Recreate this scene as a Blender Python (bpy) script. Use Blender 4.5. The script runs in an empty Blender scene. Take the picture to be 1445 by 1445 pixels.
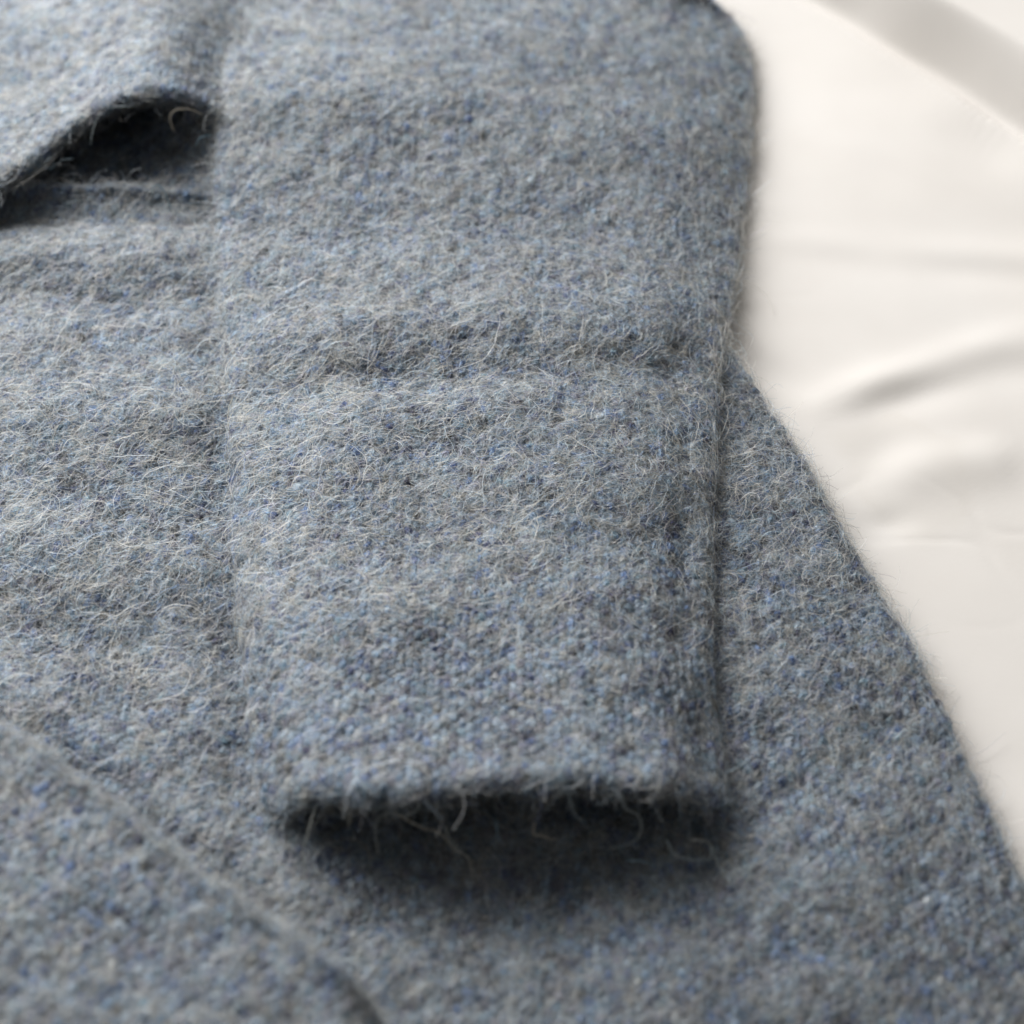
import bpy, math
import numpy as np

# ------------------------------------------------------------------ camera, world, light, exposure
scene = bpy.context.scene
MM = 0.001
rng = np.random.default_rng(11)

cam_data = bpy.data.cameras.new('camera')
cam = bpy.data.objects.new('camera', cam_data)
scene.collection.objects.link(cam)
cam_data.lens = 85.0
cam_data.sensor_width = 36.0
cam_data.clip_start = 0.01
cam_data.clip_end = 50.0
CAM_LOC = np.array((0.0, -434.774, 466.238))
cam.location = CAM_LOC * MM
cam.rotation_euler = (math.radians(90 - 47), 0.0, 0.0)
cam_data.dof.use_dof = True
cam_data.dof.focus_distance = 0.632
cam_data.dof.aperture_fstop = 8.8
scene.camera = cam

world = bpy.data.worlds.new('World')
scene.world = world
world.use_nodes = True
world.node_tree.nodes['Background'].inputs['Color'].default_value = (1.0, 0.965, 0.915, 1)
world.node_tree.nodes['Background'].inputs['Strength'].default_value = 0.2

def area_light(name, loc, target, sx, sy, watts, color):
    ld = bpy.data.lights.new(name, 'AREA')
    ld.shape = 'RECTANGLE'
    ld.size, ld.size_y = sx, sy
    ld.energy = watts
    ld.color = color
    o = bpy.data.objects.new(name, ld)
    scene.collection.objects.link(o)
    o.location = loc
    d = np.array(target) - np.array(loc)
    d = d / np.linalg.norm(d)
    rx = math.acos(max(-1, min(1, -d[2])))
    rz = math.atan2(d[0], -d[1]) if abs(d[2]) < 0.9999 else 0
    o.rotation_euler = (rx, 0, rz + 0.0)
    # rotation: -Z of the lamp along d
    from mathutils import Vector
    o.rotation_euler = Vector(d).to_track_quat('-Z', 'Y').to_euler()
    return o

# the room's window, behind and to the left of the cloth
area_light('window_light', (-0.8, 1.1, 0.92), (0, 0.05, 0), 1.5, 1.1, 50.0, (1.0, 0.985, 0.97))

scene.view_settings.view_transform = 'Standard'
scene.view_settings.look = 'None'
scene.view_settings.exposure = 0.0
scene.view_settings.gamma = 1.0
scene.cycles.use_denoising = True
scene.cycles.max_bounces = 6
scene.cycles.diffuse_bounces = 4
scene.cycles.transparent_max_bounces = 8
scene.cycles_curves.shape = 'RIBBONS'
scene.cycles_curves.subdivisions = 2

def srgb(r, g, b):
    c = np.array((r, g, b)) / 255.0
    return np.where(c <= 0.04045, c / 12.92, ((c + 0.055) / 1.055) ** 2.4)

# ------------------------------------------------------------------ outlines, in millimetres on the table
LOWER = {
    'far': [(-184.5, 128.5, 5), (-165.0, 125.9, 5.5), (-152.1, 124.6, 6), (-135.1, 123.6, 6), (-118.2, 122.7, 6), (-101.3, 121.6, 5.5), (-86.6, 120.3, 5), (-76.0, 119.3, 4.5), (-46.5, 114.6, 3.5), (5.6, 95.6, 3.5), (55.9, 77.3, 3.5)],
    'right': [(55.9, 77.3, 3.5), (59.3, 60.0, 3.2), (69.1, 34.8, 3), (80.1, 5.5, 3), (91.5, -29.3, 3), (100.9, -57.2, 3), (107.2, -83.4, 3), (112.6, -106.0, 3), (116.1, -121.8, 3), (117.1, -135.0, 3), (115.5, -146.1, 3)],
    'near': [(-126.3, -206.7, 3.5), (-61.6, -202.0, 3.5), (11.5, -190.9, 3.5), (64.5, -176.1, 3.5), (96.0, -165.7, 3.2), (108.0, -156.8, 3), (115.5, -146.1, 3)],
    'left': [(-184.5, 128.5, 5), (-172.1, 56.3, 4), (-154.2, -46.6, 4), (-139.6, -130.1, 4), (-126.3, -206.7, 3.5)],
}
BAND = {
    'far': [(-107.2, 287.4, 9), (-54.0, 289.6, 9), (-5.5, 287.4, 9), (18.7, 280.2, 8), (25.8, 273.2, 7)],
    'left': [(-107.2, 287.4, 9), (-98.3, 239.5, 10), (-92.1, 193.5, 15), (-87.8, 155.5, 19), (-87.1, 136.1, 15.5), (-86.3, 114.7, 11.5), (-83.6, 92.9, 8.6), (-78.5, 53.1, 7), (-73.7, 12.3, 6.8), (-69.4, -25.8, 7.2), (-64.5, -60.9, 7.6), (-60.6, -85.1, 8), (-57.5, -99.6, 8.6)],
    'right': [(25.8, 273.2, 7), (47.3, 242.5, 8), (61.2, 219.6, 9.5), (71.2, 209.6, 4), (75.0, 193.7, 2.6), (73.1, 163.4, 2.2), (68.2, 122.7, 2.2), (61.9, 82.6, 4.2), (56.5, 47.8, 6.6), (53.3, 12.3, 6.8), (50.4, -25.4, 6.8), (49.0, -53.7, 7), (48.7, -80.2, 7.2), (49.5, -99.1, 8)],
    'near': [(-57.5, -99.6, 8.6), (-52.8, -103.7, 11.5), (-39.3, -107.8, 15.5), (-26.2, -108.5, 17), (-13.3, -107.7, 17.5), (6.1, -106.8, 18), (22.3, -105.7, 17.5), (35.4, -105.0, 15.5), (43.8, -104.1, 11.5), (49.5, -99.1, 8)],
}
UPPER = {
    'far': [(-213.3, 299.1, 10), (-140.0, 299.1, 10), (-74.2, 299.4, 7)],
    'left': [(-213.3, 299.1, 10), (-198.4, 214.3, 11), (-184.1, 136.7, 15), (-178.0, 102.9, 16)],
    'near': [(-178.0, 102.9, 16), (-160.4, 108.0, 16), (-149.2, 115.7, 16.5), (-140.0, 124.9, 17), (-131.8, 135.6, 18), (-122.6, 142.0, 22), (-114.1, 144.2, 25), (-105.7, 145.3, 26), (-97.5, 145.9, 24), (-89.3, 144.6, 20), (-79.8, 138.4, 15), (-63.5, 126.3, 10)],
    'right': [(-74.2, 299.4, 7), (-68.8, 214.3, 11), (-65.9, 167.7, 12.5), (-63.5, 126.3, 10)],
}
INNER = {
    'far': [(-194.1, 182.6, 4), (-147.1, 181.3, 5), (-118.8, 186.8, 5), (-103.3, 171.9, 12), (-90.6, 156.9, 18), (-65.5, 161.3, 12)],
    'left': [(-194.1, 182.6, 4), (-189.0, 151.9, 3), (-182.0, 110.6, 1.5)],
    'near': [(-182.0, 110.6, 1.5), (-150.7, 110.6, 1.5), (-119.4, 110.6, 1.5), (-88.1, 110.0, 2), (-63.0, 110.0, 2)],
    'right': [(-65.5, 161.3, 12), (-64.5, 140.1, 7), (-63.0, 110.0, 2)],
}
CORNER = {
    'far': [(-146.3, -70.0, 24), (-129.2, -82.8, 24), (-114.4, -94.2, 24), (-100.0, -105.3, 24), (-87.7, -115.1, 24), (-73.8, -127.6, 24), (-60.4, -138.7, 24), (-45.9, -149.5, 24), (-33.3, -160.9, 24), (-24.6, -168.2, 7.5), (-18.1, -187.9, 7)],
    'left': [(-146.3, -70.0, 24), (-136.8, -124.7, 24), (-127.5, -177.8, 24), (-121.0, -215.3, 24)],
    'near': [(-121.0, -215.3, 24), (-86.3, -215.3, 24), (-44.7, -215.3, 24), (-17.7, -203.8, 7)],
    'right': [(-18.1, -187.9, 7), (-17.2, -194.3, 7), (-17.7, -203.8, 7)],
}
BAND_BUMPS = [
    (-23.6, 37.0, 60, 9, 5, -3.4),
    (-4.4, 59.6, 70, 11, 3, 2.4),
    (-49.8, 101.8, 40, 14, -10, -1.6),
    (15.9, 101.8, 60, 14, -12, -1.5),
    (20.8, 144.3, 60, 16, -5, 1.6),
    (32.5, -7.8, 40, 14, 12, 1.3),
    (-22.2, -17.7, 50, 12, -8, -1.2),
    (-14.4, -50.8, 70, 14, 0, 1.2),
    (45.5, 34.2, 10, 16, 0, -1.2),
    (30.2, 34.2, 26, 9, 25, -1.4),
]
LOWER_BUMPS = [
    (-77.4, 27.4, 70, 6, 97, -1.5),
    (-66.2, -58.8, 50, 7, 97, -2.4),
    (-146.3, 112.2, 80, 8, -3, -5.0),
    (-117.5, 97.0, 60, 12, 0, 2.4),
    (-115.0, 75.7, 60, 8, -4, -2.2),
    (-115.9, 32.8, 70, 16, 5, 2.2),
    (-89.7, 1.1, 35, 12, 0, -1.2),
    (-101.8, -23.8, 60, 16, -8, 1.6),
    (-100.7, -49.7, 70, 12, -4, -2.0),
    (-76.2, -101.8, 110, 7, -39, 3.4),
    (59.4, -98.6, 18, 6, 25, -1.6),
    (70.2, -46.6, 12, 40, 18, 1.4),
    (77.3, -120.5, 30, 25, 0, 1.5),
    (2.8, -127.2, 44, 15, 0, -3.8),
    (-0.4, -148.5, 70, 14, 0, 1.5),
]
CLOTH_DIMPLES = [
    (100.8, 21.6, 9, 8, 60, -0.8),
    (99.2, -3.2, 7, 5, 10, -0.8),
    (72.7, 54.8, 14, 6, -45, -1.3),
    (115.5, 16.2, 24, 14, 15, 0.5),
]
CORNER_BUMPS = [
    (-104.2, -135.3, 60, 20, -39, 1.0),
]
UPPER_BUMPS = [
    (-147.9, 192.9, 60, 20, 5, 2.0),
    (-94.3, 192.9, 20, 24, 0, 1.5),
    (-135.2, 164.8, 50, 10, 25, -1.5),
]
SHEET_FOLDS = [
    ([[125.7, 173.4], [141.1, 155.7], [155.8, 136.9], [180.9, 96.5]], 14, -1.6),
    ([[65.2, 31.0], [83.2, 39.3], [105.7, 49.1], [126.6, 59.1], [144.6, 66.4], [178.2, 81.2]], 8, 1.7),
    ([[80.5, 29.7], [98.5, 36.5], [119.2, 46.8], [142.8, 54.2], [175.6, 66.4]], 7, -1.2),
    ([[65.6, 98.1], [88.3, 99.0], [119.3, 99.0], [148.9, 96.5], [180.4, 93.4]], 7, -0.6),
    ([[66.2, 107.5], [88.9, 106.0], [120.1, 105.3], [149.8, 102.8], [181.4, 99.7]], 7, 0.6),
    ([[90.0, 8.4], [109.5, 13.6], [138.1, 21.6]], 8, 1.2),
]
# cam (0, -434.7739545398428, 466.2379847822212) 637.5
BEIGE_RING = (106.8, 14.9)
TUCK = [[-120, 500], [0, 340], [65.5, 251.6], [80.8, 235.3], [93.7, 221.5], [108.2, 205.2], [124.3, 187.3], [139.9, 169.1], [155.9, 150.9], [183.0, 114.9], [260, 5], [320, -90]]
THREADS = [
    ([[-44.7, -107.1, 17], [-46.2, -112.6, 15], [-47.5, -115.6, 11], [-47.1, -120.3, 8], [-48.6, -123.7, 7]], 0.16),
    ([[-21.0, -107.1, 21], [-21.3, -109.6, 19], [-23.8, -110.1, 17], [-28.7, -109.0, 16], [-30.8, -110.2, 15], [-31.1, -113.1, 13], [-30.4, -116.6, 11]], 0.17),
    ([[-26.2, -110.1, 17], [-20.1, -111.5, 14], [-16.6, -111.4, 12], [-13.4, -113.8, 9], [-10.1, -115.1, 7.5], [-8.8, -120.6, 7]], 0.15),
    ([[-15.6, -110.9, 14], [-14.0, -113.4, 12], [-12.0, -114.9, 10]], 0.14),
    ([[-36.7, -108.5, 17], [-37.2, -111.6, 15], [-37.2, -111.5, 14]], 0.16),
    ([[5.2, -110.6, 15], [4.8, -111.4, 12], [6.9, -111.0, 10], [9.8, -111.3, 9]], 0.15),
    ([[12.5, -105.5, 21], [14.4, -110.1, 17], [16.6, -110.6, 15]], 0.15),
    ([[24.5, -107.1, 21], [25.7, -108.8, 18], [28.7, -109.4, 16], [29.5, -110.9, 14], [28.4, -113.4, 12], [22.3, -114.2, 9]], 0.13),
    ([[35.2, -112.7, 11], [37.2, -115.2, 9], [40.4, -115.9, 8], [45.3, -115.5, 7.5], [45.7, -113.2, 9], [46.9, -116.1, 7.5], [48.3, -119.7, 7]], 0.16),
    ([[40.7, -114.1, 13], [44.6, -113.3, 11], [46.0, -114.2, 9]], 0.15),
    ([[26.4, -115.6, 7], [29.6, -116.1, 7.5], [32.8, -117.1, 7]], 0.15),
    ([[-3.6, -110.6, 15], [-3.0, -113.4, 12], [-1.7, -113.0, 10]], 0.13),
    ([[-100.3, 114.5, 9], [-101.4, 114.9, 14], [-104.1, 115.1, 16], [-105.6, 114.8, 12]], 0.16),
    ([[-100.1, 135.4, 20], [-100.9, 137.0, 24], [-98.7, 137.8, 26], [-94.5, 137.8, 26], [-91.6, 138.0, 24]], 0.15),
    ([[-93.6, 132.5, 17], [-92.0, 132.1, 20], [-88.8, 133.7, 20]], 0.14),
    ([[-141.7, 125.3, 14], [-138.6, 126.7, 14], [-136.0, 126.9, 13], [-135.2, 127.4, 15]], 0.2),
    ([[-124.4, 131.3, 18], [-123.5, 131.2, 22], [-122.2, 134.0, 25], [-121.0, 136.1, 26]], 0.15),
    ([[-146.4, 116.9, 11], [-144.6, 121.0, 13], [-143.1, 122.7, 14], [-140.0, 124.7, 14]], 0.15),
    ([[-136.5, 125.9, 13], [-132.5, 126.8, 16], [-128.9, 126.2, 17]], 0.12),
    ([[-86.4, 118.1, 10], [-87.6, 119.9, 12], [-85.6, 122.6, 13], [-84.5, 125.3, 14]], 0.13),
    ([[-75.6, 34.2, 9], [-76.2, 27.7, 10], [-75.8, 22.4, 10], [-74.8, 18.5, 8.5]], 0.1),
]

# ------------------------------------------------------------------ small numeric helpers
def value_noise(x, y, scale, seed):
    """smooth 2-D value noise in -1..1"""
    r = np.random.default_rng(seed)
    tab = r.uniform(-1, 1, (256, 256))
    fx, fy = x / scale + 1000.0, y / scale + 1000.0
    ix, iy = np.floor(fx).astype(int), np.floor(fy).astype(int)
    tx, ty = fx - ix, fy - iy
    tx, ty = tx * tx * (3 - 2 * tx), ty * ty * (3 - 2 * ty)
    a = tab[ix % 256, iy % 256]; b = tab[(ix + 1) % 256, iy % 256]
    c = tab[ix % 256, (iy + 1) % 256]; d = tab[(ix + 1) % 256, (iy + 1) % 256]
    return (a * (1 - tx) + b * tx) * (1 - ty) + (c * (1 - tx) + d * tx) * ty

def spline(pts, t):
    """smooth curve through pts, t in 0..1 by chord length"""
    p = np.array(pts, float)
    s = np.r_[0, np.cumsum(np.linalg.norm(np.diff(p[:, :2], axis=0), axis=1) + 1e-6)]
    s /= s[-1]
    m = np.zeros_like(p)
    m[1:-1] = (p[2:] - p[:-2]) / (s[2:] - s[:-2])[:, None]
    m[0] = (p[1] - p[0]) / (s[1] - s[0]); m[-1] = (p[-1] - p[-2]) / (s[-1] - s[-2])
    i = np.clip(np.searchsorted(s, t, side='right') - 1, 0, len(s) - 2)
    h = (s[i + 1] - s[i])
    u = ((t - s[i]) / h)[:, None]
    h = h[:, None]
    return ((2 * u**3 - 3 * u**2 + 1) * p[i] + (u**3 - 2 * u**2 + u) * h * m[i]
            + (-2 * u**3 + 3 * u**2) * p[i + 1] + (u**3 - u**2) * h * m[i + 1])

def params(n, lo, hi, size):
    """0..1 with extra rows close to a free border at the low / high end"""
    t = np.linspace(0, 1, n)
    edge = np.array([0, 0.06, 0.2, 0.45, 0.8, 1.3, 2.0, 2.8]) / size
    if lo: t = np.r_[edge, t[t > edge[-1]]]
    if hi: t = np.r_[t[t < 1 - edge[-1]], (1 - edge)[::-1]]
    return t

def bump_sum(x, y, bumps):
    z = np.zeros_like(x)
    for bx, by, sx, sy, rot, amp in bumps:
        c, s = math.cos(math.radians(rot)), math.sin(math.radians(rot))
        u, v = (x - bx) * c + (y - by) * s, -(x - bx) * s + (y - by) * c
        z += amp * np.exp(-(u / sx) ** 2 - (v / sy) ** 2)
    return z

class Sheet:
    """a thick cloth patch stretched between four border curves, its free borders rounded"""
    def __init__(self, spec, bumps=(), thick=4.0, free='fnlr', seed=1, step=1.1, rough=0.35, extra=None, ragged=0.0):
        F, N, Lf, R = spec['far'], spec['near'], spec['left'], spec['right']
        ln = lambda p: float(np.sum(np.linalg.norm(np.diff(np.array(p)[:, :2], axis=0), axis=1)))
        su, sv = max(ln(F), ln(N)), max(ln(Lf), ln(R))
        u = params(int(su / step), 'l' in free, 'r' in free, su)
        v = params(int(sv / step), 'f' in free, 'n' in free, sv)
        f, n, l, r = spline(F, u), spline(N, u), spline(Lf, v), spline(R, v)
        U, V = np.meshgrid(u, v)
        U3, V3 = U[..., None], V[..., None]
        P = ((1 - V3) * f[None] + V3 * n[None] + (1 - U3) * l[:, None] + U3 * r[:, None]
             - ((1 - U3) * (1 - V3) * f[0] + U3 * (1 - V3) * f[-1] + (1 - U3) * V3 * n[0] + U3 * V3 * n[-1]))
        # wavy hand-made borders
        x, y = P[..., 0], P[..., 1]
        P[..., 0] = x + 0.5 * value_noise(x, y, 7, seed + 50) + 0.35 * value_noise(x, y, 2.6, seed + 51)
        P[..., 1] = y + 0.5 * value_noise(x, y, 7, seed + 52) + 0.35 * value_noise(x, y, 2.6, seed + 53)
        if ragged:
            w = np.clip(1 - (1 - V) * sv / 9.0, 0, 1)
            P[..., 1] += ragged * w * (value_noise(x, y * 0, 6.0, seed + 60) + 0.6 * value_noise(x, y * 0, 2.4, seed + 61))
            P[..., 2] += ragged * 0.8 * w * value_noise(x, y * 0, 8.0, seed + 62)
        d = np.full(U.shape, 1e9)
        if 'l' in free: d = np.minimum(d, U * su)
        if 'r' in free: d = np.minimum(d, (1 - U) * su)
        if 'f' in free: d = np.minimum(d, V * sv)
        if 'n' in free: d = np.minimum(d, (1 - V) * sv)
        self.border = d
        rr = thick * 0.62
        prof = np.where(d < rr, np.sqrt(np.clip(1 - (1 - np.clip(d, 0, rr) / rr) ** 2, 0, 1)), 1.0)
        x, y = P[..., 0], P[..., 1]
        fade = np.clip(d / 14.0, 0, 1)
        P[..., 2] += 0.75 * bump_sum(x, y, bumps) * (0.35 + 0.65 * fade)
        P[..., 2] += 0.55 * value_noise(x, y * 1.6, 22, seed) * fade
        if extra is not None: P[..., 2] += extra(x, y, U, V, d)
        self.mid = P
        top, bot = P.copy(), P.copy()
        fine = rough * value_noise(x, y, 2.3, seed + 2) + 0.6 * rough * value_noise(x, y, 5.0, seed + 3)
        top[..., 2] += thick / 2 * prof + fine * prof
        bot[..., 2] -= thick / 2 * prof
        self.top, self.bot = top, bot
    def mesh(self, name, mat, parent):
        nv, nu = self.top.shape[:2]
        verts = np.concatenate([self.top.reshape(-1, 3), self.bot.reshape(-1, 3)]) * MM
        idx = np.arange(nv * nu).reshape(nv, nu)
        q = np.stack([idx[1:, :-1], idx[1:, 1:], idx[:-1, 1:], idx[:-1, :-1]], -1).reshape(-1, 4)
        qb = q[:, ::-1] + nv * nu
        loop = np.r_[idx[0, :-1], idx[:-1, -1], idx[-1, :0:-1], idx[:0:-1, 0]]
        nx = np.roll(loop, -1)
        qs = np.stack([loop, nx, nx + nv * nu, loop + nv * nu], -1)
        faces = np.concatenate([q, qb, qs])
        me = bpy.data.meshes.new(name)
        me.vertices.add(len(verts)); me.vertices.foreach_set('co', verts.ravel())
        me.loops.add(faces.size); me.loops.foreach_set('vertex_index', faces.ravel())
        me.polygons.add(len(faces))
        me.polygons.foreach_set('loop_start', np.arange(0, faces.size, 4))
        me.polygons.foreach_set('loop_total', np.full(len(faces), 4))
        me.polygons.foreach_set('use_smooth', np.ones(len(faces), bool))
        me.update(); me.validate()
        me.materials.append(mat)
        o = bpy.data.objects.new(name, me)
        scene.collection.objects.link(o)
        o.parent = parent
        return o
    def sample(self, density, keep):
        """random roots: (point, normal, distance to border) over the top and the rim of the underside"""
        out = []
        for g, low in ((self.top, False), (self.bot, True)):
            a, b, c, d = g[:-1, :-1], g[:-1, 1:], g[1:, 1:], g[1:, :-1]
            n = np.cross(c - a, d - b)
            if not low: n = -n
            area = np.linalg.norm(n, axis=-1) / 2
            nn = n / np.maximum(np.linalg.norm(n, axis=-1, keepdims=True), 1e-9)
            if not low:
                nn = np.where(nn[..., 2:3] < 0, -nn, nn)
            else:
                nn = np.where(nn[..., 2:3] > 0, -nn, nn)
            bd = (self.border[:-1, :-1] + self.border[1:, 1:]) / 2
            w = area * keep((a + c) / 2)
            if low: w = w * (bd < 9.0)
            tot = w.sum()
            k = rng.poisson(tot * density)
            if k == 0: continue
            cum = np.cumsum(w.ravel()); cum /= cum[-1]
            i = np.searchsorted(cum, rng.random(k)).clip(0, cum.size - 1)
            s, t = rng.random(k)[:, None], rng.random(k)[:, None]
            pick = lambda m: m.reshape(-1, m.shape[-1])[i]
            p = (pick(a) * (1 - s) + pick(b) * s) * (1 - t) + (pick(d) * (1 - s) + pick(c) * s) * t
            out.append((p, pick(nn), bd.ravel()[i]))
        return [np.concatenate(z) for z in zip(*out)]

def in_view(p, margin=14.0):
    """1 where a point lies in the camera's picture, with some room to step aside, else 0"""
    q = p - CAM_LOC
    c, s = math.cos(math.radians(47)), math.sin(math.radians(47))
    depth = q[..., 1] * c - q[..., 2] * s
    up = q[..., 1] * s + q[..., 2] * c
    half = depth * 18.0 / 85.0 + margin
    return ((np.abs(q[..., 0]) < half) & (np.abs(up) < half)).astype(float)

# ------------------------------------------------------------------ materials
def new_mat(name):
    m = bpy.data.materials.new(name); m.use_nodes = True
    nt = m.node_tree
    return m, nt, nt.nodes['Principled BSDF']

def wool_core_material():
    m, nt, b = new_mat('felted_wool_core')
    tc = nt.nodes.new('ShaderNodeTexCoord')
    n1 = nt.nodes.new('ShaderNodeTexNoise'); n1.inputs['Scale'].default_value = 420; n1.inputs['Detail'].default_value = 5
    n2 = nt.nodes.new('ShaderNodeTexNoise'); n2.inputs['Scale'].default_value = 1500; n2.inputs['Detail'].default_value = 3
    nt.links.new(tc.outputs['Object'], n1.inputs['Vector']); nt.links.new(tc.outputs['Object'], n2.inputs['Vector'])
    r = nt.nodes.new('ShaderNodeValToRGB')
    cr = r.color_ramp
    cols = [(0.30, srgb(28, 34, 48)), (0.45, srgb(44, 58, 84)), (0.56, srgb(58, 64, 78)), (0.70, srgb(74, 88, 104))]
    while len(cr.elements) < len(cols): cr.elements.new(0.5)
    for e, (p, c) in zip(cr.elements, cols):
        e.position = p; e.color = (*c, 1)
    nt.links.new(n1.outputs['Fac'], r.inputs['Fac'])
    nt.links.new(r.outputs['Color'], b.inputs['Base Color'])
    b.inputs['Roughness'].default_value = 0.95
    b.inputs['Specular IOR Level'].default_value = 0.1
    bp = nt.nodes.new('ShaderNodeBump'); bp.inputs['Distance'].default_value = 0.0004; bp.inputs['Strength'].default_value = 0.8
    nt.links.new(n2.outputs['Fac'], bp.inputs['Height']); nt.links.new(bp.outputs['Normal'], b.inputs['Normal'])
    return m

def fibre_material(name, trans):
    m = bpy.data.materials.new(name); m.use_nodes = True
    nt = m.node_tree; nt.nodes.clear()
    out = nt.nodes.new('ShaderNodeOutputMaterial')
    at = nt.nodes.new('ShaderNodeAttribute'); at.attribute_name = 'tint'; at.attribute_type = 'GEOMETRY'
    hb = nt.nodes.new('ShaderNodeBsdfHairPrincipled')
    hb.model = 'CHIANG'; hb.parametrization = 'COLOR'
    hb.inputs['Roughness'].default_value = trans
    hb.inputs['Radial Roughness'].default_value = 0.75
    hb.inputs['Coat'].default_value = 0.0
    hb.inputs['IOR'].default_value = 1.5
    nt.links.new(at.outputs['Color'], hb.inputs['Color'])
    nt.links.new(hb.outputs['BSDF'], out.inputs['Surface'])
    return m

def cotton_material():
    m, nt, b = new_mat('white_cotton')
    tc = nt.nodes.new('ShaderNodeTexCoord')
    n = nt.nodes.new('ShaderNodeTexNoise'); n.inputs['Scale'].default_value = 18; n.inputs['Detail'].default_value = 4
    nt.links.new(tc.outputs['Object'], n.inputs['Vector'])
    r = nt.nodes.new('ShaderNodeValToRGB')
    r.color_ramp.elements[0].position = 0.3; r.color_ramp.elements[0].color = (0.775, 0.745, 0.708, 1)
    r.color_ramp.elements[1].position = 0.7; r.color_ramp.elements[1].color = (0.825, 0.80, 0.768, 1)
    nt.links.new(n.outputs['Fac'], r.inputs['Fac'])
    # a faint beige ring with an uneven outline
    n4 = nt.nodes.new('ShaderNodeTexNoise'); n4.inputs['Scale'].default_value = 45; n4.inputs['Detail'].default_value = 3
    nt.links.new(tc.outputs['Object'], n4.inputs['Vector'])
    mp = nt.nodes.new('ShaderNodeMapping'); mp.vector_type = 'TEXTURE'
    mp.inputs['Location'].default_value = (BEIGE_RING[0] * MM, BEIGE_RING[1] * MM, 0); mp.inputs['Scale'].default_value = (0.017, 0.021, 1.0)
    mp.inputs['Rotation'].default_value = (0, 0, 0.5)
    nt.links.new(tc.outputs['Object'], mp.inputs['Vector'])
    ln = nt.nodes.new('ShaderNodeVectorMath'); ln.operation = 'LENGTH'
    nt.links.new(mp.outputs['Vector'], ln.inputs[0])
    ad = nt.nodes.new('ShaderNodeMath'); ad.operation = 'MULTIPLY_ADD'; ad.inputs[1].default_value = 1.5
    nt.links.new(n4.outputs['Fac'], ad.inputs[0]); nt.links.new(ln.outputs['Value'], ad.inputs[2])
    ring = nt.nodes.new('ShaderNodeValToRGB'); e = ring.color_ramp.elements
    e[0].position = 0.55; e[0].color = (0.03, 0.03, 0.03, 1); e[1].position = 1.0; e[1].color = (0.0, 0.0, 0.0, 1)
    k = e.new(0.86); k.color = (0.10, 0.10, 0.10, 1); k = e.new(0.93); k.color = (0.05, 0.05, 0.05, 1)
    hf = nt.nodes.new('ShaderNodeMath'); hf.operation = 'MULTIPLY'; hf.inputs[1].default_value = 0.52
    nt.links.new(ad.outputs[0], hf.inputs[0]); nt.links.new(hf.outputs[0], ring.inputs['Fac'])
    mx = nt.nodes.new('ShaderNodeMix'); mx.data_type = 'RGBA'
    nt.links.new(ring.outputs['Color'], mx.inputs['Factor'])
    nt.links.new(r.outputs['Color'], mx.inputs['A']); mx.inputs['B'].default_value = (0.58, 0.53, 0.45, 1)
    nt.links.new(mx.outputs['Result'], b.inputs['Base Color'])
    b.inputs['Roughness'].default_value = 0.9
    b.inputs['Specular IOR Level'].default_value = 0.15
    b.inputs['Sheen Weight'].default_value = 0.1
    n3 = nt.nodes.new('ShaderNodeTexNoise'); n3.inputs['Scale'].default_value = 900; n3.inputs['Detail'].default_value = 5
    nt.links.new(tc.outputs['Object'], n3.inputs['Vector'])
    bp = nt.nodes.new('ShaderNodeBump'); bp.inputs['Distance'].default_value = 0.0001; bp.inputs['Strength'].default_value = 0.25
    nt.links.new(n3.outputs['Fac'], bp.inputs['Height']); nt.links.new(bp.outputs['Normal'], b.inputs['Normal'])
    return m

CORE = wool_core_material()
FELT = fibre_material('wool_fibre', 0.5)
HALO = fibre_material('wool_halo', 0.42)
COTTON = cotton_material()

# ------------------------------------------------------------------ the white cloth underneath
def fold_height(x, y):
    z = np.zeros_like(x)
    x, y = x + 4.0 * value_noise(x, y, 34, 82), y + 3.5 * value_noise(x, y, 27, 83)
    for line, wd, amp in SHEET_FOLDS:
        p = spline([(a, b, 0) for a, b in line], np.linspace(0, 1, 90))[:, :2]
        tt = np.linspace(0, 1, 90)
        best = np.full(x.shape, 1e9); bt = np.zeros_like(x)
        for (px, py), t in zip(p, tt):
            dd = (x - px) ** 2 + (y - py) ** 2
            m = dd < best
            best = np.where(m, dd, best); bt = np.where(m, t, bt)
        f0, f1 = np.clip(bt / 0.4, 0, 1), np.clip((1 - bt) / 0.25, 0, 1)
        fade = f0 * f0 * (3 - 2 * f0) * f1 * f1 * (3 - 2 * f1)
        z += amp * np.exp(-best / wd ** 2) * fade * (0.75 + 0.6 * value_noise(x, y, 22, 84))
    return z

TUCK_H = 6.0

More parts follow.
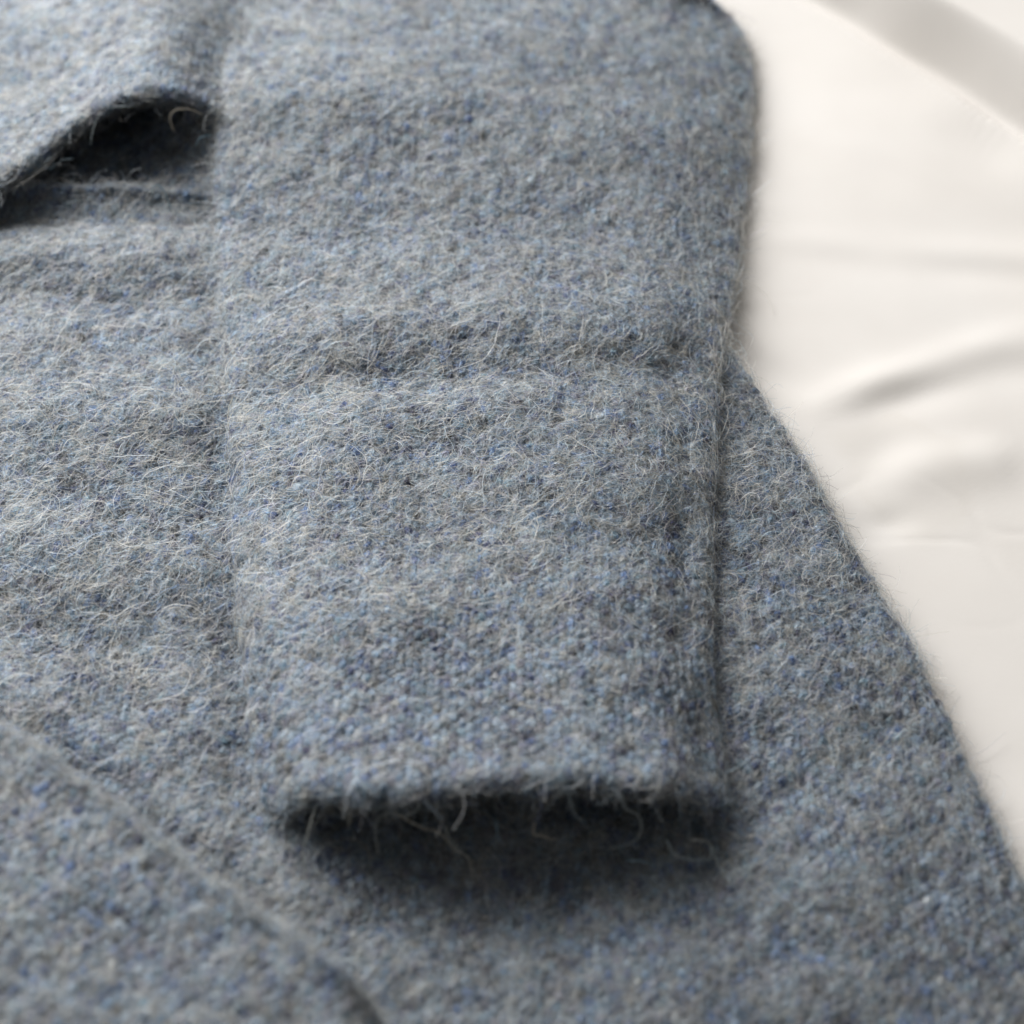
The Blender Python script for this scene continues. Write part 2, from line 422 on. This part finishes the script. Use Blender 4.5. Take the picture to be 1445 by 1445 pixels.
def step_fold(x, y):
    # a tuck: the cloth climbs gently to a crest line, then drops behind it
    a, b = np.array(TUCK[0]), np.array(TUCK[-1])
    p = spline([(u, v, 0) for u, v in TUCK], np.linspace(0, 1, 260))[:, :2]
    best = np.full(x.shape, 1e9); side = np.zeros_like(x)
    tang = np.gradient(p, axis=0)
    tang /= np.linalg.norm(tang, axis=1, keepdims=True)
    for (px, py), (tx, ty) in zip(p, tang):
        dd = (x - px) ** 2 + (y - py) ** 2
        m = dd < best
        best = np.where(m, dd, best)
        side = np.where(m, np.sign((x - px) * -ty + (y - py) * tx), side)
    d = np.sqrt(best) * side
    d = d + 0.9 * value_noise(x, y, 26, 81)
    ease = lambda t: np.clip(t, 0, 1) ** 2 * (3 - 2 * np.clip(t, 0, 1))
    front = TUCK_H * np.exp(np.minimum(d, 0) / 22.0)
    back = TUCK_H - 6.0 * ease(d / 7.0) + 25.0 * ease((d - 2.0) / 13.0) - 9.0 * ease((d - 18) / 70.0)
    return np.where(d < 0, front, back)

def build_cloth():
    def axis(lo, a, b, hi, fine, coarse):
        return np.r_[np.arange(lo, a, coarse), np.arange(a, b, fine), np.arange(b, hi + 1, coarse)]
    gx = axis(-500, 40, 215, 520, 1.0, 6.0)
    gy = axis(-420, -170, 310, 700, 1.2, 6.0)
    X, Y = np.meshgrid(gx, gy)
    near = (X > 20) & (X < 215) & (Y > -190) & (Y < 310)
    Z = np.zeros_like(X)
    Z[near] = fold_height(X[near], Y[near]) + bump_sum(X[near], Y[near], CLOTH_DIMPLES)
    away = X > 20
    Z[away] += step_fold(X[away], Y[away])
    edge = np.clip((X - 48) / 20, 0, 1)
    Z = Z * edge
    Z += (0.5 * value_noise(X, Y, 38, 5) + 0.12 * value_noise(X + Y * .4, Y, 14, 6)
          - 0.2 * np.exp(-(value_noise(X * 0.6 + Y * 0.2, Y, 16, 8) / 0.10) ** 2) * np.clip(value_noise(X, Y, 40, 9) + 0.2, 0, 1)) * edge
    Z = Z - 0.6
    nv, nu = X.shape
    idx = np.arange(nv * nu).reshape(nv, nu)
    q = np.stack([idx[:-1, :-1], idx[:-1, 1:], idx[1:, 1:], idx[1:, :-1]], -1).reshape(-1, 4)
    me = bpy.data.meshes.new('cotton_cloth')
    me.from_pydata((np.stack([X, Y, Z], -1).reshape(-1, 3) * MM).tolist(), [], q.tolist())
    me.polygons.foreach_set('use_smooth', np.ones(len(q), bool))
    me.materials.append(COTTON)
    o = bpy.data.objects.new('cotton_cloth', me)
    scene.collection.objects.link(o)
    o['label'] = 'creased off-white cotton cloth spread flat underneath the blue wool scarf'
    o['category'] = 'cloth'
    return o

build_cloth()

# ------------------------------------------------------------------ the scarf
scarf = bpy.data.objects.new('wool_scarf', None)
scene.collection.objects.link(scarf)
scarf['label'] = 'felted grey-blue wool scarf with a slit and a folded band, on white cloth'
scarf['category'] = 'scarf'

PALETTE = np.array([srgb(*c) for c in (
    (136, 156, 176), (98, 126, 160), (66, 92, 144), (102, 120, 136), (46, 58, 96),
    (116, 118, 124), (150, 142, 130), (104, 100, 116), (94, 124, 142), (34, 40, 56), (178, 174, 168))])
PALETTE = 0.445 * (PALETTE * 0.84 + 0.16 * PALETTE.mean(1, keepdims=True)) * np.array((0.90, 1.0, 1.08))
W_FELT = np.array([.13, .14, .10, .15, .07, .13, .07, .09, .07, .04, .01])
W_HALO = np.array([.13, .07, .02, .08, .01, .15, .36, .05, .05, .00, .08])

def hash01(a, b, seed):
    h = (a.astype(np.int64) * 73856093) ^ (b.astype(np.int64) * 19349663) ^ (seed * 83492791)
    h = (h ^ (h >> 13)) * 1274126177
    h = h ^ (h >> 16)
    return (h & 0xFFFFF) / float(0x100000)

def pick_colour(u, weights):
    return PALETTE[np.searchsorted(np.cumsum(weights) / weights.sum(), u).clip(0, len(PALETTE) - 1)]

def curves_object(name, pts, rad, col, mat, parent):
    """pts (n, k, 3) mm, rad (n, k) mm, col (n, 3)"""
    n, k = pts.shape[:2]
    cd = bpy.data.hair_curves.new(name)
    cd.add_curves([k] * n)
    cd.attributes['position'].data.foreach_set('vector', (pts * MM).astype(np.float32).ravel())
    ra = cd.attributes.get('radius') or cd.attributes.new('radius', 'FLOAT', 'POINT')
    ra.data.foreach_set('value', (rad * MM).astype(np.float32).ravel())
    ca = cd.attributes.new('tint', 'FLOAT_COLOR', 'CURVE')
    ca.data.foreach_set('color', np.c_[col, np.ones(n)].astype(np.float32).ravel())
    cd.materials.append(mat)
    o = bpy.data.objects.new(name, cd)
    scene.collection.objects.link(o)
    o.parent = parent
    o['kind'] = 'stuff'
    return o

def frame_of(nrm, ang):
    """tangent pair at a root: the first one heads along ang (radians) in plan"""
    h = np.stack([np.cos(ang), np.sin(ang), np.zeros_like(ang)], -1)
    t = h - nrm * np.sum(h * nrm, -1, keepdims=True)
    t /= np.maximum(np.linalg.norm(t, axis=-1, keepdims=True), 1e-6)
    return t, np.cross(nrm, t)

def wander(p, nrm, ang, length, k, curl, jitter, rise):
    """lay strands over the surface: heading drifts by curl (rad over the strand) and noise; rise (n, k) lifts along the normal"""
    n = len(p)
    t, b = frame_of(nrm, ang)
    th = np.cumsum(np.c_[np.zeros(n), np.repeat((curl / (k - 1))[:, None], k - 1, 1)
                         + rng.normal(0, jitter, (n, k - 1))], axis=1)
    step = (length / (k - 1))[:, None]
    dx = np.cumsum(np.c_[np.zeros(n), (np.cos(th) * step)[:, :-1]], 1)
    dy = np.cumsum(np.c_[np.zeros(n), (np.sin(th) * step)[:, :-1]], 1)
    dx -= dx.mean(1, keepdims=True); dy -= dy.mean(1, keepdims=True)
    return (p[:, None] + t[:, None] * dx[..., None] + b[:, None] * dy[..., None]
            + nrm[:, None] * rise[..., None])

def knit_strands(sheet, parent, density, seed, stitch=(2.0, 3.2), crisp=0.5):
    """short felted strands; part of them still bundle into the legs of the knitted stitches"""
    p, nrm, bd = sheet.sample(density, in_view)
    n = len(p)
    gx = p[:, 0] + 1.2 * value_noise(p[:, 0], p[:, 1], 30, seed + 9)
    gy = p[:, 1] + 1.2 * value_noise(p[:, 0], p[:, 1], 30, seed + 8)
    leg = np.floor(gx / stitch[0])
    row = np.floor(gy / stitch[1] + 0.5 * (np.mod(leg, 2)))
    centre = (leg + 0.5) * stitch[0]
    mid = (row + 0.5 - 0.5 * np.mod(leg, 2)) * stitch[1]
    share = np.clip(0.74 * crisp * (0.55 + 0.9 * np.clip((10 - p[:, 1]) / 70, 0, 1)), 0, 0.8)
    yarn = rng.random(n) < share
    pull = np.where(yarn, 0.52, 0.25 * rng.random(n))
    p[:, 0] += (centre - gx) * pull
    p[:, 1] += (mid - gy) * np.where(yarn, 0.55, 0.0)
    lean = np.where(np.mod(leg, 2) < 0.5, 0.5, -0.5)
    ang = math.pi / 2 + np.where(yarn, lean + rng.normal(0, 0.4, n), rng.uniform(0, math.pi, n))
    k = 7
    length = np.where(yarn, rng.uniform(2.8, 4.6, n), rng.uniform(2.0, 6.0, n))
    s = np.linspace(0, 1, k)[None]
    high = np.where(yarn, rng.uniform(0.15, 0.95, n), rng.gamma(2.0, 0.17, n))[:, None]
    puff = 0.35 * hash01(leg, row, seed + 3)[:, None]
    rise = (high + puff) * np.sin(np.pi * s) - 0.15 + rng.normal(0, 0.04, (n, k))
    pts = wander(p, nrm, ang, length, k, np.where(yarn, rng.normal(0, 0.4, n), rng.normal(0, 2.4, n)), 0.25, rise)
    rad = np.where(yarn, rng.uniform(0.09, 0.23, n), rng.uniform(0.035, 0.09, n))[:, None] * (0.35 + 0.65 * np.sin(np.pi * (0.1 + 0.8 * s)))
    # each stitch keeps one dyed colour, mixed with stray fibres
    h = hash01(leg, row, seed)
    cl = 0.5 + 0.5 * value_noise(p[:, 0], p[:, 1], 3.0, seed + 21)
    u = np.where(rng.random(n) < np.where(yarn, 0.75, 0.4), h, np.where(rng.random(n) < 0.4, cl, rng.random(n)))
    col = pick_colour(u, W_FELT)
    col = col * (0.40 + 1.15 * hash01(leg, row, seed + 77))[:, None]
    mott = 1 + 0.26 * value_noise(p[:, 0], p[:, 1], 6, seed + 22) + 0.16 * value_noise(p[:, 0], p[:, 1], 16, seed + 23)
    col = col * (mott * rng.uniform(0.75, 1.2, n))[:, None]
    return curves_object('felted_stitches', pts, rad, col.clip(0.01, 0.9), FELT, parent)

def fringe(sheet, parent, count, y_max, seed):
    """ragged fibres hanging from the open end"""
    p, nrm, bd = sheet.sample(30.0, lambda q: (q[..., 1] < y_max).astype(float))
    sel = np.flatnonzero(bd < 2.2)
    sel = rng.choice(sel, min(count, len(sel)), replace=False)
    p, n = p[sel], len(sel)
    k = 10
    length = rng.gamma(2.6, 1.7, n).clip(1.5, 12)
    a = -math.pi / 2 + rng.normal(0, 0.8, n)
    d = np.stack([np.cos(a), np.sin(a) * 0.7, rng.normal(-0.55, 0.35, n)], -1)
    d /= np.linalg.norm(d, axis=1, keepdims=True)
    pos = [p]
    bend = rng.normal(0, 0.22, (n, 3))
    for i in range(k - 1):
        d = d + bend + rng.normal(0, 0.16, (n, 3)) + np.array((0, 0, -0.05))
        d /= np.linalg.norm(d, axis=1, keepdims=True)
        q = pos[-1] + d * (length / (k - 1))[:, None]
        q[:, 2] = np.maximum(q[:, 2], 6.2)
        pos.append(q)
    pts = np.stack(pos, 1)
    s = np.linspace(0, 1, k)[None]
    rad = rng.uniform(0.035, 0.11, n)[:, None] * (1.0 - 0.6 * s)
    col = pick_colour(rng.random(n), W_HALO) * rng.uniform(0.9, 1.8, n)[:, None]
    return curves_object('fringe', pts, rad, col.clip(0.01, 0.9), HALO, parent)

def halo_hairs(sheet, parent, density, seed, thin=0.0, rim=0.0):
    """fine pale hairs that loop over the felt"""
    patch = lambda q: in_view(q) * np.clip(1.0 - thin * np.clip((-48 - q[..., 1]) / 25, 0, 1), 0, 1) * np.clip(0.85 + 0.5 * value_noise(q[..., 0], q[..., 1], 8, seed + 31), 0.1, 2)
    p, nrm, bd = sheet.sample(density, patch)
    if rim:   # extra pale hairs, added so the border reads as a lit edge
        p2, nrm2, bd2 = sheet.sample(density * rim, in_view)
        m = bd2 < 3.0
        p, nrm, bd = np.concatenate([p, p2[m]]), np.concatenate([nrm, nrm2[m]]), np.concatenate([bd, bd2[m]])
    n = len(p)
    k = 13
    s = np.linspace(0, 1, k)[None]
    length = rng.gamma(3.6, 2.2, n).clip(2.5, 24)
    stray = rng.random(n) < 0.09
    length = np.where(stray, length * 1.5 + 4, length)
    high = rng.gamma(1.7, 0.38, n).clip(0.1, 3.2)[:, None]
    peak = rng.uniform(0.6, 1.6, n)[:, None]
    rise = high * np.sin(np.pi * s ** peak) + 0.1
    free = rng.random(n) < 0.10
    rise = np.where(free[:, None], high * (s ** 0.8) * 1.6, rise)
    curl = rng.normal(0, 0.36, n) * length ** 0.85 * np.where(stray, 0.6, 1.0)
    pts = wander(p, nrm, rng.uniform(0, 2 * math.pi, n), length, k, curl, 0.2, rise)
    rad = rng.uniform(0.022, 0.055, n)[:, None] * (0.55 + 0.45 * np.sin(np.pi * (0.05 + 0.9 * s)))
    rad = rad * np.where(stray, 1.35, 1.0)[:, None]
    col = pick_colour(rng.random(n), W_HALO) * np.where(stray, rng.uniform(1.8, 3.4, n), rng.uniform(1.0, 2.5, n))[:, None]
    col = col * np.array((1.10, 1.0, 0.88))
    return curves_object('fuzz', pts, rad, col.clip(0.01, 0.9), HALO, parent)

def panel(name, sheet, seed, felt=6.2, fuzz=2.7, crisp=0.5, label=None, thin=0.0, rim=0.0):
    o = sheet.mesh(name, CORE, scarf)
    if label: o['label'] = label
    knit_strands(sheet, o, felt, seed, crisp=crisp)
    halo_hairs(sheet, o, fuzz, seed, thin, rim)
    return o

def band_extra(x, y, U, V, d):
    lift = np.clip(np.minimum((U - 0.02) / 0.10, (0.99 - U) / 0.12), 0, 1)
    lift = lift * lift * (3 - 2 * lift)
    tail = np.clip((y + 103) / 60.0, 0, 1)
    return band_grooves(x, y, U, V, d) + 5.0 * lift * (1 - tail) ** 2

def band_grooves(x, y, U, V, d):
    # the selvedge: a shallow groove a finger's width inside each long border, the border itself rolled up
    z = np.zeros_like(x)
    near = np.clip((y + 110) / 60, 0, 1)
    wr = 9.0
    dr = (1 - U) * 115.0
    wob = 1.2 * value_noise(x, y, 18, 71)
    z += -1.3 * np.exp(-((dr - wr + wob) / 2.4) ** 2) * np.clip((50 - y) / 60, 0.08, 1) * (0.6 + 0.7 * value_noise(x, y, 9, 72))
    z += 0.8 * np.exp(-((dr - 4.5 + wob) / 2.6) ** 2) * np.clip((30 - y) / 60, 0, 1) * (0.6 + 0.6 * value_noise(x, y, 11, 73))
    dl = U * 115.0
    z += -1.1 * np.exp(-((dl - 6.5) / 1.6) ** 2) * np.clip((0 - y) / 50, 0, 1)
    return z

def hem_roll(x, y, U, V, d):
    # the slit's lower border is rolled up into a thin hem
    a = V * 300.0
    return np.where(x < -70, 2.0 * np.exp(-((a - 1.0) / 1.5) ** 2), 0.0)

lower = Sheet(LOWER, LOWER_BUMPS, 4.0, 'fnr', seed=3, extra=hem_roll)
band = Sheet(BAND, BAND_BUMPS, 4.4, 'nlr', seed=7, extra=band_extra, ragged=1.3)
upper = Sheet(UPPER, UPPER_BUMPS, 4.4, 'n', seed=13)
inner = Sheet(INNER, (), 2.5, '', seed=17)
corner = Sheet(CORNER, CORNER_BUMPS, 5.5, 'fr', seed=19)

panel('base_panel', lower, 101, crisp=0.36, thin=0.1)
band_object = panel('folded_band', band, 202, label='raised folded band with a frayed open end', crisp=0.65, thin=0.4)
fringe(band, band_object, 1500, -88.0, 207)
panel('slit_flap', upper, 303, label='lifted flap above the dark slit')
panel('inner_panel', inner, 404, felt=5, fuzz=1.5, label='dark inner layer seen through the slit')
panel('overlapping_corner', corner, 505, crisp=0.75, thin=0.25, rim=1.5)

# ------------------------------------------------------------------ loose threads that hang out of the open end and the slit
def thread_material():
    m, nt, b = new_mat('loose_wool_thread')
    oi = nt.nodes.new('ShaderNodeObjectInfo')
    r = nt.nodes.new('ShaderNodeValToRGB')
    r.color_ramp.elements[0].color = (*srgb(112, 150, 172), 1)
    r.color_ramp.elements[1].color = (*srgb(186, 176, 158), 1)
    nt.links.new(oi.outputs['Random'], r.inputs['Fac'])
    nt.links.new(r.outputs['Color'], b.inputs['Base Color'])
    b.inputs['Roughness'].default_value = 0.8
    b.inputs['Specular IOR Level'].default_value = 0.2
    return m

THREAD = thread_material()

def thread(points, radius):
    """a thin round tube along a smoothed polyline, millimetres"""
    p = spline(points, np.linspace(0, 1, 8 * len(points)))
    p = p + 0.10 * np.stack([value_noise(np.arange(len(p)) * 1.0, np.full(len(p), points[0][0] + i * 37.0), 3.0, 900 + i) for i in range(3)], 1)
    t = np.gradient(p, axis=0); t /= np.maximum(np.linalg.norm(t, axis=1, keepdims=True), 1e-9)
    a = np.cross(t, (0.31, 0.17, 0.93)); a /= np.linalg.norm(a, axis=1, keepdims=True)
    b = np.cross(t, a)
    k = 6
    w = radius * np.clip(np.linspace(1.1, 0.55, len(p)), 0, 2)
    ang = np.linspace(0, 2 * math.pi, k, endpoint=False)
    ring = p[:, None] + w[:, None, None] * (np.cos(ang)[None, :, None] * a[:, None] + np.sin(ang)[None, :, None] * b[:, None])
    n = len(p)
    faces = [(i * k + j, i * k + (j + 1) % k, (i + 1) * k + (j + 1) % k, (i + 1) * k + j) for i in range(n - 1) for j in range(k)]
    faces += [tuple(range(k))[::-1], tuple((n - 1) * k + j for j in range(k))]
    me = bpy.data.meshes.new('loose_thread')
    me.from_pydata((ring.reshape(-1, 3) * MM).tolist(), [], faces)
    me.polygons.foreach_set('use_smooth', np.ones(len(faces), bool))
    me.materials.append(THREAD)
    o = bpy.data.objects.new('loose_thread', me)
    scene.collection.objects.link(o)
    o.parent = scarf
    return o

for pts, rad in THREADS:
    thread(pts, rad)
